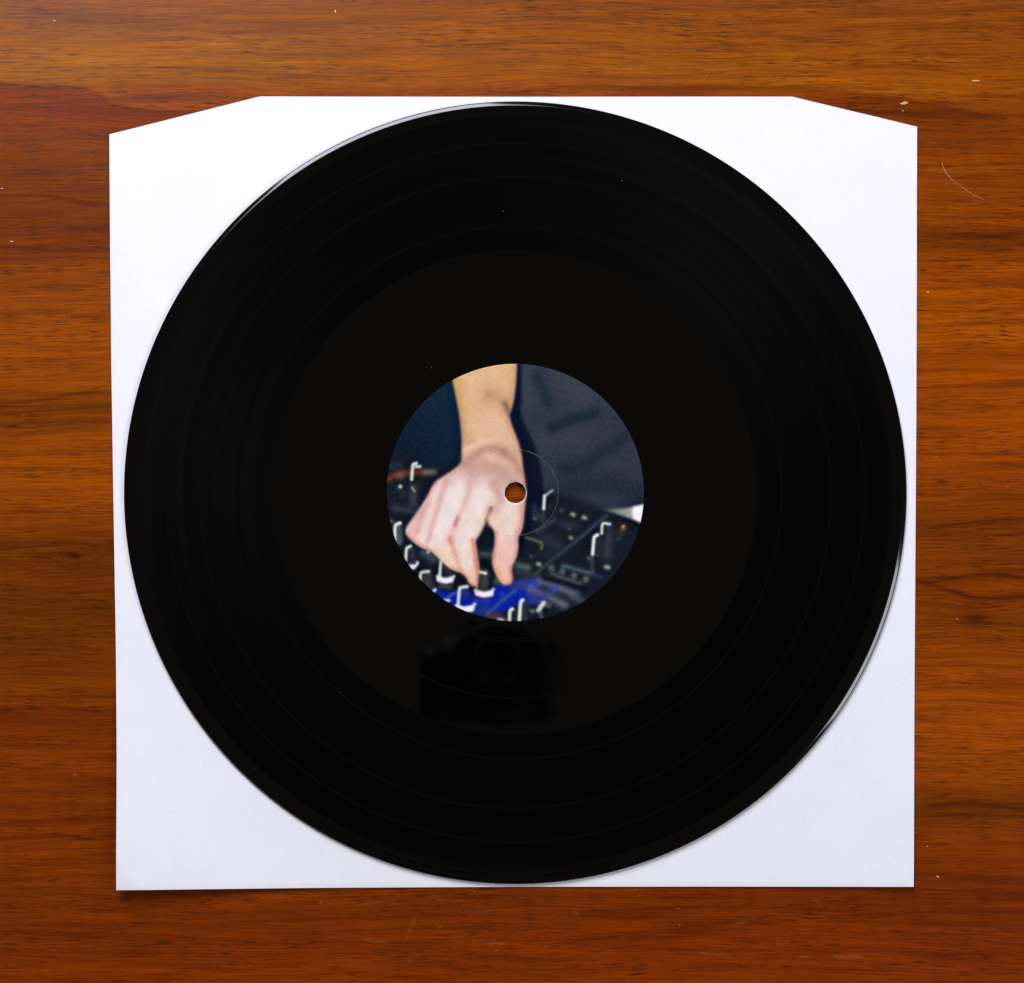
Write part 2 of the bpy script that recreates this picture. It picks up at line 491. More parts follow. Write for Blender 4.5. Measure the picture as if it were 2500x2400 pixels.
class Print:
    def __init__(self, w=968, h=941):
        self.w, self.h = w, h
        self.yy, self.xx = np.mgrid[0:h, 0:w].astype(np.float32)
        self.img = np.zeros((h, w, 3), np.float32)
        self.clip = None

    def put(self, mask, col):
        if self.clip is not None:
            mask = mask * self.clip
        self.img += (np.asarray(col, np.float32) - self.img) * mask[..., None]

    def dist(self, pts):
        d = np.full((self.h, self.w), 1e9, np.float32)
        if len(pts) == 1:
            return np.hypot(self.xx - pts[0][0], self.yy - pts[0][1])
        for (ax, ay), (bx, by) in zip(pts[:-1], pts[1:]):
            L2 = (bx - ax) ** 2 + (by - ay) ** 2 + 1e-6
            t = np.clip(((self.xx - ax) * (bx - ax) + (self.yy - ay) * (by - ay)) / L2, 0, 1)
            d = np.minimum(d, np.hypot(self.xx - ax - t * (bx - ax), self.yy - ay - t * (by - ay)))
        return d

    @staticmethod
    def curve(p):
        if len(p) < 3:
            return p
        q = [np.array(a, float) for a in p]
        q = [2 * q[0] - q[1]] + q + [2 * q[-1] - q[-2]]
        out = []
        for p0, p1, p2, p3 in zip(q, q[1:], q[2:], q[3:]):
            for t in (0, .25, .5, .75):
                out.append(0.5 * (2 * p1 + (p2 - p0) * t + (2 * p0 - 5 * p1 + 4 * p2 - p3) * t * t + (3 * p1 - p0 - 3 * p2 + p3) * t ** 3))
        return out + [q[-2]]

    def stroke(self, Z, pts, hw, col, soft=1.6, alpha=1.0):
        p = self.curve([Z(*q) for q in pts])
        d = self.dist(p)
        m = alpha / (1 + np.exp(np.clip((d - hw * SC[Z]) / soft, -40, 40)))
        self.put(m, col)

    def glow(self, Z, pts, sig, col, alpha=1.0):
        p = self.curve([Z(*q) for q in pts])
        d = self.dist(p)
        if self.clip is not None or Z is ZF:
            sig, alpha = sig * 1.4, alpha * .85
        self.put(alpha * np.exp(-(d / (sig * SC[Z])) ** 2), col)

    def mask(self, Z, pts, blur, smooth=True):
        p = np.array([Z(*q) for q in pts])
        if smooth:
            n = len(p)
            out = []
            for i in range(n):
                p0, p1, p2, p3 = p[i - 1], p[i], p[(i + 1) % n], p[(i + 2) % n]
                for t in np.linspace(0, 1, 7)[:-1]:
                    out.append(0.5 * (2 * p1 + (p2 - p0) * t + (2 * p0 - 5 * p1 + 4 * p2 - p3) * t * t + (3 * p1 - p0 - 3 * p2 + p3) * t ** 3))
            p = np.array(out)
        ins = np.zeros((self.h, self.w), bool)
        for (ax, ay), (bx, by) in zip(p, np.roll(p, -1, 0)):
            if ay == by:
                continue
            c = (self.yy >= min(ay, by)) & (self.yy < max(ay, by)) & (self.xx < (bx - ax) * (self.yy - ay) / (by - ay) + ax)
            ins ^= c
        return self.blur(ins.astype(np.float32), blur)

    def blur(self, a, s):
        if s <= 0:
            return a
        r = int(3 * s) + 1
        k = np.exp(-(np.arange(-r, r + 1) / s) ** 2 / 2)
        k /= k.sum()
        for ax in (0, 1):
            pad = [(0, 0), (0, 0)]
            pad[ax] = (r, r)
            b = np.pad(a, pad, mode='edge')
            o = np.zeros_like(a)
            for i, w in enumerate(k):
                o += w * (b[i:i + self.h] if ax == 0 else b[:, i:i + self.w])
            a = o
        return a


def paint_print():
    p = Print()
    # backdrop: teal-navy on one side, charcoal shirt on the other
    p.img[:] = (16, 37, 57)
    f = 1 / (1 + np.exp(-(p.xx - 480) / 8))
    p.put(f, (50, 57, 69))
    p.glow(R1, [(250, 650)], 250, (12, 30, 50), .8)
    p.glow(R1, [(480, 280)], 120, (18, 44, 62), .7)
    p.glow(ZF, [(600, 200), (820, 420)], 160, (66, 69, 78), .8)
    p.glow(ZF, [(100, 150), (150, 500)], 90, (62, 70, 78), .6)
    p.glow(ZF, [(420, 960), (760, 940)], 110, (64, 64, 76), .8)
    p.glow(ZF, [(1000, 780), (1250, 900)], 120, (58, 60, 72), .7)
    p.glow(ZF, [(900, 1400), (1400, 1250)], 120, (56, 58, 70), .6)
    p.glow(ZF, [(430, 815), (700, 710), (960, 640)], 55, (28, 40, 54), .85)
    p.glow(ZF, [(580, 1310), (850, 1250), (1050, 1120), (1320, 940)], 65, (32, 42, 57), .85)
    p.glow(ZF, [(260, 200), (330, 360), (380, 520)], 50, (32, 46, 56), .8)
    p.glow(ZF, [(600, 1550), (1100, 1500), (1500, 1600)], 110, (32, 40, 54), .7)
    # mixing desk
    m = p.mask(R1, [(60, 740), (400, 770), (620, 800), (900, 1000), (1040, 960), (1250, 955), (1400, 1000), (1560, 1060), (1700, 1105), (1860, 1160), (1900, 1900), (60, 1900)], 9)
    p.put(m * .95, (27, 31, 41))
    p.glow(R1, [(1500, 1500)], 260, (26, 34, 46), .7)
    # shadow of the arm on the shirt
    m = p.mask(R1, [(940, 60), (992, 80), (1000, 300), (998, 430), (1045, 550), (1095, 650), (1130, 790), (1145, 900), (1140, 1000), (1090, 1130), (1040, 1250), (960, 1340), (900, 1000), (880, 500)], 5)
    p.put(m, (17, 23, 44))
    # desk, far side
    p.stroke(R1, [(110, 868), (200, 828), (300, 818), (390, 815)], 17, (112, 54, 40), 4)
    p.glow(R1, [(210, 835)], 30, (110, 82, 72), .8)
    p.stroke(R1, [(370, 815), (430, 815)], 15, (92, 104, 92), 4, .9)
    p.glow(ZA, [(400, 640), (400, 860)], 70, (62, 66, 74), .8)
    p.glow(ZA, [(150, 930), (420, 980)], 60, (58, 64, 72), .7)
    p.glow(ZA, [(60, 330), (200, 330)], 60, (38, 54, 66), .7)
    p.glow(ZA, [(200, 640), (250, 720)], 60, (50, 56, 66), .5)
    p.glow(ZA, [(90, 1110)], 35, (80, 96, 72), .8)
    p.glow(ZA, [(380, 640), (415, 690)], 16, (120, 140, 96), .9)
    WH = (222, 226, 214)
    p.stroke(ZA, [(375, 520), (388, 350), (402, 310), (440, 300)], 20, (206, 212, 198), 1.6)
    p.stroke(ZA, [(430, 345), (490, 342)], 18, (206, 214, 212), 2)
    p.stroke(ZA, [(214, 624)], 22, (226, 230, 224), 1.3)
    p.stroke(ZA, [(214, 624)], 6, (60, 70, 66), 1.2)
    # desk, near left
    p.glow(ZC, [(480, 150), (600, 230)], 60, (80, 88, 96), .8)
    p.stroke(ZC, [(530, 140)], 14, (206, 214, 204), 2)
    p.stroke(ZA, [(195, 1190), (200, 1400)], 36, (118, 124, 124), 4, .85)
    p.stroke(ZA, [(200, 1210), (205, 1400)], 8, (70, 74, 80), 2, .8)
    p.stroke(ZA, [(138, 1420), (140, 1200), (162, 1155), (212, 1138)], 20, WH, 1.6)
    p.stroke(ZC, [(330, 130), (330, 260)], 45, (56, 58, 66), 4)
    p.stroke(ZC, [(250, 300), (262, 115), (282, 85), (312, 70)], 17, (212, 218, 208), 1.6)
    p.stroke(ZC, [(300, 322), (345, 326)], 26, (232, 226, 236), 2)
    p.stroke(ZC, [(345, 325), (382, 305), (398, 272)], 14, (232, 226, 236), 2)
    p.stroke(ZC, [(520, 430), (530, 560)], 60, (62, 64, 70), 5)
    p.stroke(ZC, [(434, 500), (436, 415), (462, 388), (535, 380)], 16, (200, 210, 194), 1.6)
    p.stroke(ZC, [(770, 320), (770, 440)], 62, (58, 58, 66), 5)
    p.glow(ZC, [(680, 560), (800, 570)], 40, (84, 92, 88), .6)
    p.stroke(ZC, [(668, 474), (738, 494), (806, 482)], 34, (234, 228, 238), 2)
    p.stroke(ZC, [(645, 440), (660, 470)], 14, (226, 226, 230), 2)
    p.stroke(ZC, [(810, 478), (845, 440)], 13, (226, 224, 232), 2)
    p.stroke(ZC, [(668, 470), (684, 262)], 17, (208, 216, 200), 1.6)
    # blue lit panel
    m = p.mask(ZC, [(560, 560), (700, 625), (860, 610), (1010, 630), (1110, 690), (1200, 720), (1300, 600), (1320, 545), (1430, 550), (1560, 575), (1700, 600), (1785, 690), (1775, 800), (1640, 800), (1450, 880), (1200, 920), (1050, 900), (880, 820), (700, 720)], 5)
    p.put(m * .95, (14, 44, 158))
    m = p.mask(ZB, [(40, 1245), (150, 1230), (300, 1185), (470, 1165), (590, 1170), (640, 1250), (470, 1310), (600, 1420), (640, 1500), (480, 1470), (420, 1320), (250, 1330), (250, 1290), (100, 1262)], 6)
    p.put(m * .85, (50, 66, 152))
    p.glow(ZC, [(780, 690), (870, 640)], 22, (84, 80, 178), .8)
    p.glow(ZC, [(1130, 730), (1260, 740)], 45, (74, 66, 176), .7)
    p.glow(ZC, [(1200, 830), (1100, 870)], 60, (36, 60, 110), .8)
    p.glow(ZC, [(1440, 660)], 30, (60, 84, 170), .6)
    p.stroke(ZC, [(990, 680), (985, 760)], 60, (28, 46, 150), 5, .8)
    p.glow(ZC, [(980, 640)], 50, (66, 70, 112), .7)
    # strips along the desk
    p.stroke(ZB, [(-40, 1600), (120, 1450), (280, 1325)], 16, (64, 94, 156), 2.5, .8)
    p.stroke(ZB, [(520, 1135), (720, 960), (1000, 740), (1230, 550), (1410, 400)], 17, (58, 74, 90), 2.6, .85)
    p.stroke(ZB, [(560, 600), (680, 515), (780, 445)], 14, (70, 80, 90), 3, .75)
    p.glow(ZB, [(520, 300), (540, 400)], 60, (28, 44, 74), .8)
    # patches of lit panel at the front
    for a, b, hw, c in (((600, 1195), (770, 1260), 38, (98, 108, 134)), ((490, 1300), (640, 1370), 42, (98, 104, 158)), ((850, 1285), (1010, 1365), 46, (106, 112, 124)),
                        ((720, 1405), (890, 1490), 42, (108, 114, 124)), ((1040, 1400), (1100, 1440), 40, (70, 78, 92))):
        p.stroke(ZB, [a, b], hw, c, 6, .88)
    p.glow(ZB, [(780, 1300)], 50, (70, 70, 170), .8)
    p.glow(ZB, [(660, 1400), (560, 1430)], 50, (58, 64, 130), .7)
    p.glow(ZB, [(840, 1180)], 40, (40, 44, 66), .5)
    p.stroke(ZB, [(640, 1165), (900, 1225), (1160, 1300)], 20, (15, 19, 28), 4, .9)
    p.stroke(ZB, [(740, 1108), (900, 1170), (1090, 1225)], 18, (84, 94, 92), 3.5, .85)
    for x, y, c in ((735, 1042, (88, 98, 94)), (870, 1085, (92, 94, 100)), (1012, 1132, (92, 96, 102)), (1160, 1180, (92, 104, 92))):
        p.stroke(ZB, [(x, y)], 38, c, 3, .85)
    p.stroke(ZB, [(880, 1012), (1050, 1060), (1225, 1108)], 19, (88, 108, 110), 3.5, .85)
    p.stroke(ZB, [(1240, 1115), (1350, 1155)], 15, (40, 60, 88), 3.5, .85)
    p.stroke(ZB, [(1236, 930), (1234, 1090)], 13, (82, 78, 76), 3, .8)
    p.stroke(ZB, [(320, 1008), (440, 1038)], 36, (98, 112, 98), 5, .85)
    p.stroke(ZB, [(310, 1095), (450, 1130)], 34, (66, 72, 84), 6, .7)
    p.stroke(ZC, [(1180, 170), (1290, 175)], 34, (80, 92, 80), 5, .85)
    p.stroke(ZC, [(1220, 270), (1290, 300)], 50, (52, 58, 66), 7, .7)
    p.glow(ZC, [(1370, 500)], 50, (96, 112, 98), .7)
    for x, y, r, c in ((1000, 385, 26, (150, 168, 126)), (1140, 424, 26, (154, 170, 140)), (975, 670, 23, (132, 150, 118)), (580, 995, 27, (150, 168, 118)), (1420, 1030, 30, (160, 172, 142)),
                       (955, 560, 18, (86, 96, 90)), (490, 900, 12, (76, 88, 94)), (532, 436, 20, (92, 112, 74)), (1560, 690, 18, (58, 70, 84)), (860, 335, 28, (56, 66, 70)),
                       (720, 290, 20, (38, 52, 64)), (1200, 920, 30, (84, 84, 80)), (500, 1570, 30, (104, 116, 106)), (690, 1500, 40, (84, 86, 92))):
        p.stroke(ZB, [(x - r * .35, y - 3), (x + r * .35, y + 3)], r * .75, c, 2.6, .9)
    p.glow(ZB, [(1615, 545)], 34, (158, 112, 48), .9)
    p.glow(ZB, [(1618, 530)], 12, (220, 166, 70), .9)
    p.glow(ZB, [(1590, 610)], 45, (52, 60, 66), .7)
    p.glow(ZB, [(870, 500), (1020, 520)], 60, (46, 54, 66), .7)
    p.glow(ZB, [(640, 680), (820, 760)], 80, (44, 52, 66), .8)
    p.glow(ZB, [(700, 880)], 80, (40, 50, 62), .6)
    # far right: bright paper beyond the desk
    m = p.mask(ZB, [(1320, 322), (1600, 312), (1760, 290), (1920, 280), (1900, 500), (1800, 465), (1640, 412), (1450, 350)], 4, False)
    g = np.clip((p.xx - ZB(1330, 0)[0]) / (ZB(1740, 0)[0] - ZB(1330, 0)[0]), 0, 1)
    p.put(m * (.15 + .85 * g), (168, 170, 160))
    m2 = p.mask(ZB, [(1735, 300), (1760, 288), (1930, 275), (1900, 510), (1800, 462), (1740, 430)], 4)
    p.put(m2, (242, 230, 244))
    # knobs on the right
    p.stroke(ZB, [(636, 330), (632, 480)], 15, (66, 70, 72), 3, .8)
    p.stroke(ZB, [(540, 340), (590, 420)], 30, (58, 64, 66), 5, .6)
    p.stroke(ZB, [(655, 155), (744, 92)], 14, (138, 156, 126), 1.5)
    p.stroke(ZB, [(641, 312), (650, 160)], 17, (214, 222, 204), 1.5)
    p.stroke(ZB, [(614, 800), (612, 742), (566, 712), (425, 668)], 13, (96, 112, 84), 2.4, .85)
    p.stroke(ZB, [(1440, 540), (1415, 880)], 44, (62, 64, 72), 7, .9)
    p.stroke(ZB, [(1310, 670), (1300, 880)], 24, (66, 60, 78), 5, .9)
    p.stroke(ZB, [(1352, 616), (1366, 500), (1450, 502)], 15, (204, 214, 198), 1.5)
    p.stroke(ZB, [(1240, 872), (1256, 690), (1268, 655), (1300, 635)], 18, (230, 234, 222), 1.6)
    # front edge knobs
    p.glow(ZC, [(1280, 930), (1420, 950)], 70, (78, 62, 70), .8)
    p.stroke(ZC, [(1400, 975), (1450, 985)], 14, (226, 222, 222), 3)
    p.stroke(ZC, [(1600, 860), (1590, 980)], 26, (62, 62, 70), 5)
    p.stroke(ZC, [(1720, 780), (1715, 960)], 34, (60, 62, 72), 5)
    p.stroke(ZC, [(1526, 1000), (1534, 872), (1562, 842)], 20, (216, 220, 212), 1.6)
    p.stroke(ZC, [(1648, 975), (1664, 770), (1688, 732)], 21, (218, 222, 210), 1.6)
    p.stroke(ZB, [(578, 1560), (638, 1470)], 26, (196, 200, 192), 2)
    p.stroke(ZB, [(596, 1590), (622, 1670)], 16, (104, 100, 106), 3, .8)
    p.stroke(ZC, [(585, 635), (615, 605)], 14, (228, 226, 234), 2)
    p.stroke(ZC, [(720, 735), (782, 736)], 16, (216, 220, 214), 2)
    p.stroke(ZC, [(1225, 330), (1212, 580)], 92, (24, 24, 32), 5)
    p.stroke(ZC, [(1215, 410), (1212, 580)], 62, (70, 70, 74), 4)
    p.stroke(ZC, [(1110, 375), (1235, 402)], 17, (206, 216, 196), 1.6)
    p.stroke(ZC, [(1140, 646), (1215, 664), (1294, 650)], 35, (236, 230, 240), 2)
    p.stroke(ZC, [(1108, 610), (1130, 640)], 13, (226, 226, 232), 2)
    p.stroke(ZC, [(1300, 645), (1328, 600)], 13, (230, 226, 236), 2)
    p.stroke(ZC, [(1124, 520), (1122, 610)], 12, (150, 160, 138), 2)
    p.stroke(ZC, [(885, 825), (960, 846), (1055, 836)], 38, (234, 230, 240), 2)
    p.stroke(ZC, [(1060, 828), (1102, 780)], 14, (230, 228, 238), 2)
    p.stroke(ZC, [(895, 800), (914, 605), (936, 578), (1008, 565)], 19, (206, 214, 204), 1.6)
    # ---- arm and hand
    hand = [(530, 60), (552, 195), (572, 300), (592, 400), (606, 500), (614, 600), (612, 680), (609, 748), (565, 795), (505, 835), (447, 874), (418, 912), (392, 968), (340, 1050), (290, 1120),
            (254, 1172), (245, 1200), (258, 1235), (300, 1275), (350, 1308), (402, 1328), (442, 1358), (484, 1402), (530, 1440), (578, 1464), (606, 1472), (640, 1502), (658, 1536), (682, 1560),
            (702, 1560), (714, 1542), (719, 1500), (723, 1440), (714, 1380), (706, 1320), (700, 1264), (722, 1232), (750, 1180), (770, 1132), (782, 1092), (778, 1122), (792, 1158), (822, 1192),
            (832, 1232), (830, 1290), (818, 1350), (815, 1410), (828, 1462), (850, 1510), (876, 1544), (905, 1554), (934, 1540), (943, 1505), (935, 1462), (946, 1420), (968, 1370), (978, 1310),
            (979, 1244), (1000, 1202), (1012, 1150), (1019, 1080), (1028, 1000), (1031, 940), (1025, 860), (1011, 780), (1000, 690), (985, 630), (960, 565), (936, 500), (922, 440), (938, 390),
            (955, 310), (965, 210), (969, 110), (970, 40)]
    hm = p.mask(R1, hand, 4.6)
    yk = [60, 350, 540, 690, 800, 880, 950, 1150, 1320, 1450, 1560]
    ck = np.array([(224, 184, 136), (222, 178, 134), (222, 180, 144), (216, 174, 148), (206, 164, 148), (214, 176, 166), (236, 212, 200), (238, 212, 198), (238, 204, 186), (238, 192, 168), (240, 182, 150)], float)
    base = np.stack([np.interp(p.yy * 2, yk, ck[:, i]) for i in range(3)], -1)
    hard = p.mask(R1, hand, 2.0)
    p.img += (base - p.img) * hm[..., None]
    p.clip = hard
    inner = p.blur(hard, 11)
    p.put(np.clip((0.97 - inner) * 1.0, 0, .48), (204, 138, 104))
    p.glow(R1, [(560, 180), (575, 280), (600, 430), (618, 600)], 28, (192, 152, 88), .75)
    p.glow(R1, [(575, 230)], 30, (206, 168, 84), .7)
    p.glow(R1, [(962, 120), (952, 280), (935, 380)], 26, (196, 164, 108), .7)
    p.glow(ZD, [(900, 500), (1050, 560), (1140, 640), (1200, 740)], 85, (176, 132, 96), .6)
    p.glow(ZD, [(1130, 620), (1195, 760)], 34, (110, 84, 76), .7)
    p.glow(ZD, [(1000, 900), (1080, 1080)], 120, (230, 188, 156), .7)
    p.glow(ZD, [(1180, 880), (1280, 1100)], 30, (206, 150, 128), .7)
    p.glow(ZD, [(600, 1310), (700, 1240), (860, 1200)], 70, (240, 206, 170), .9)
    p.glow(ZD, [(530, 1190), (700, 1170)], 26, (198, 148, 116), .6)
    p.glow(ZD, [(520, 1480), (600, 1440), (700, 1370), (800, 1300), (960, 1265), (1090, 1300)], 52, (168, 124, 104), .7)
    p.glow(ZD, [(1120, 1320), (1250, 1430), (1330, 1560)], 46, (176, 128, 110), .75)
    p.glow(ZD, [(880, 1390), (1050, 1440), (1230, 1560)], 50, (226, 188, 160), .8)
    p.glow(ZD, [(1330, 1350), (1360, 1500)], 30, (214, 176, 136), .6)
    p.glow(ZD, [(700, 1520), (950, 1600), (1100, 1660)], 110, (200, 156, 140), .7)
    p.glow(ZA, [(1000, 400), (1300, 440)], 60, (214, 172, 158), .6)
    # knuckles and fingers
    p.glow(ZA, [(860, 500), (1050, 505), (1220, 540), (1450, 570)], 50, (226, 176, 170), .75)
    p.glow(ZA, [(1020, 620), (960, 850), (840, 1080), (640, 1360)], 105, (243, 228, 222), .95)
    p.glow(ZA, [(1400, 650), (1330, 850), (1180, 1150), (1120, 1500), (1140, 1700)], 120, (243, 226, 214), .95)
    p.glow(ZA, [(790, 590), (660, 860), (540, 1150), (480, 1300)], 50, (242, 214, 204), .9)
    p.glow(ZA, [(640, 660), (540, 880), (360, 1230)], 36, (230, 172, 166), .85)
    p.glow(ZA, [(400, 1200), (350, 1260)], 40, (238, 196, 186), .8)
    p.glow(ZA, [(620, 850), (530, 1010), (440, 1290)], 30, (216, 152, 148), .65)
    p.glow(ZA, [(840, 560), (780, 800), (690, 1090), (600, 1400)], 32, (216, 158, 152), .7)
    p.glow(ZA, [(1195, 560), (1150, 800), (1020, 1080), (905, 1380)], 32, (224, 172, 162), .7)
    p.glow(ZA, [(1025, 1070), (985, 1160)], 22, (192, 108, 98), .75)
    p.glow(ZA, [(915, 1370), (925, 1400)], 28, (206, 118, 104), .7)
    p.glow(ZA, [(935, 1420), (1000, 1620), (1060, 1790)], 26, (224, 146, 132), .8)
    p.glow(ZA, [(300, 1270), (430, 1420), (560, 1500), (720, 1600)], 34, (230, 166, 152), .7)
    p.glow(ZC, [(650, 200), (800, 340)], 34, (244, 204, 168), .8)
    p.glow(ZC, [(700, 150), (850, 300)], 60, (246, 220, 196), .7)
    p.glow(ZC, [(820, 360), (900, 370)], 30, (224, 140, 112), .7)
    p.glow(ZA, [(1240, 1390), (1270, 1560), (1310, 1800)], 28, (222, 122, 98), .85)
    p.glow(ZC, [(1120, 250), (1150, 370), (1135, 470)], 24, (222, 122, 96), .8)
    p.glow(ZC, [(960, 400), (1030, 530)], 22, (228, 150, 118), .8)
    p.glow(ZC, [(1070, 420), (1080, 500)], 36, (244, 204, 182), .8)
    p.glow(ZC, [(1070, 545)], 22, (216, 140, 110), .8)
    # web of the thumb, thumb
    p.glow(ZA, [(1520, 600), (1610, 740), (1600, 880), (1500, 960)], 60, (206, 152, 138), .85)
    p.glow(ZA, [(1640, 850), (1600, 950)], 40, (196, 138, 124), .6)
    p.glow(ZA, [(1495, 930), (1430, 1095)], 22, (140, 60, 72), .9)
    p.glow(ZA, [(1480, 1060), (1560, 1180)], 50, (242, 200, 164), .8)
    p.glow(ZA, [(1700, 960), (1740, 1150), (1700, 1320)], 120, (240, 214, 198), .9)
    p.glow(ZA, [(1930, 880), (1935, 1120), (1880, 1290), (1860, 1600)], 36, (218, 150, 134), .8)
    p.glow(ZA, [(1690, 1480), (1660, 1650)], 120, (238, 188, 178), .8)
    p.glow(ZA, [(1560, 1280), (1540, 1500), (1510, 1700)], 24, (226, 134, 106), .8)
    p.glow(ZC, [(1350, 330), (1440, 510)], 30, (240, 164, 124), .8)
    p.glow(ZC, [(1490, 330), (1500, 470)], 50, (244, 192, 176), .8)
    p.glow(ZC, [(1540, 330), (1555, 470)], 18, (214, 126, 104), .7)
    p.clip = None
    # tooth of the print: grain, slightly coloured
    p.img = np.stack([p.blur(np.ascontiguousarray(p.img[..., i]), 1.1) for i in range(3)], -1)
    low = np.stack([p.blur(np.ascontiguousarray(p.img[..., i]), 16) for i in range(3)], -1)
    p.img = p.img + 0.38 * np.clip(p.img - low, -60, 60) * np.clip(1 - 1.8 * p.blur(hm, 12), 0.1, 1)[..., None]
    g = rng.normal(0, 1, (p.h, p.w, 1)).astype(np.float32) * 9 + rng.normal(0, 1, (p.h, p.w, 3)).astype(np.float32) * 4
    p.img += g
    p.img = p.img * np.array([1.03, 1.03, 1.02]) - np.array([7, 6, 6])
    lowf = fbm(p.xx / 26, p.yy / 26, 91, 3)[..., None]
    p.img *= 1 + 0.05 * lowf
    return np.clip(p.img, 3, 250)


def lathe(name, prof, seg=360, mat=None, parent=None):
    """open band of a turned piece; prof = [(r, z), ...] from inside out"""
    pr = np.array(prof, float)
    a = np.linspace(0, 2 * math.pi, seg, endpoint=False)
    x = np.cos(a)[:, None] * pr[None, :, 0]
    y = np.sin(a)[:, None] * pr[None, :, 0]
    z = np.broadcast_to(pr[None, :, 1], x.shape)
    me = grid_mesh(name, np.stack([x, y, z], -1).reshape(-1, 3), seg, len(pr), wrap_u=True)
    me.flip_normals()
    return link(name, me, mat, parent)


# ------------------------------------------------------------------ the record
def vinyl(name, rough, aniso, bump=0.0):
    m, nt, bs = material(name)
    tc = N(nt, 'ShaderNodeTexCoord').outputs['Object']
    ln = N(nt, 'ShaderNodeVectorMath', operation='LENGTH')
    nt.links.new(tc, ln.inputs[0])
    r = ln.outputs['Value']
    comb = N(nt, 'ShaderNodeCombineXYZ')
    nt.links.new(r, comb.inputs[0])
    bs.inputs['Base Color'].default_value = (0.0007, 0.0006, 0.0006, 1)
    bs.inputs['IOR'].default_value = 1.5
    bs.inputs['Roughness'].default_value = rough
    if aniso > 0:
        band = noise(nt, comb.outputs[0], (1500, 1, 1), 3, 0.7, dims='2D')
        wide = noise(nt, comb.outputs[0], (180, 1, 1), 3, 0.6, dims='2D', offset=(3, 0, 0))
        rg = math_node(nt, 'ADD', ramp(nt, band, [(0.3, rough * .88), (0.7, rough * 1.12)]), ramp(nt, wide, [(0.3, 0.0), (0.7, 0.05)]))
        nt.links.new(rg, bs.inputs['Roughness'])
        bs.inputs['Anisotropic'].default_value = aniso
        tg = N(nt, 'ShaderNodeTangent', direction_type='RADIAL', axis='Z')
        nt.links.new(tg.outputs[0], bs.inputs['Tangent'])
        bs.inputs['Specular IOR Level'].default_value = 0.115
    if bump:
        bp = N(nt, 'ShaderNodeBump')
        bp.inputs['Strength'].default_value = bump
        bp.inputs['Distance'].default_value = 0.00002
        f = noise(nt, comb.outputs[0], (900, 1, 1), 2, 0.6, dims='2D')
        nt.links.new(f, bp.inputs['Height'])
        nt.links.new(bp.outputs[0], bs.inputs['Normal'])
    return m


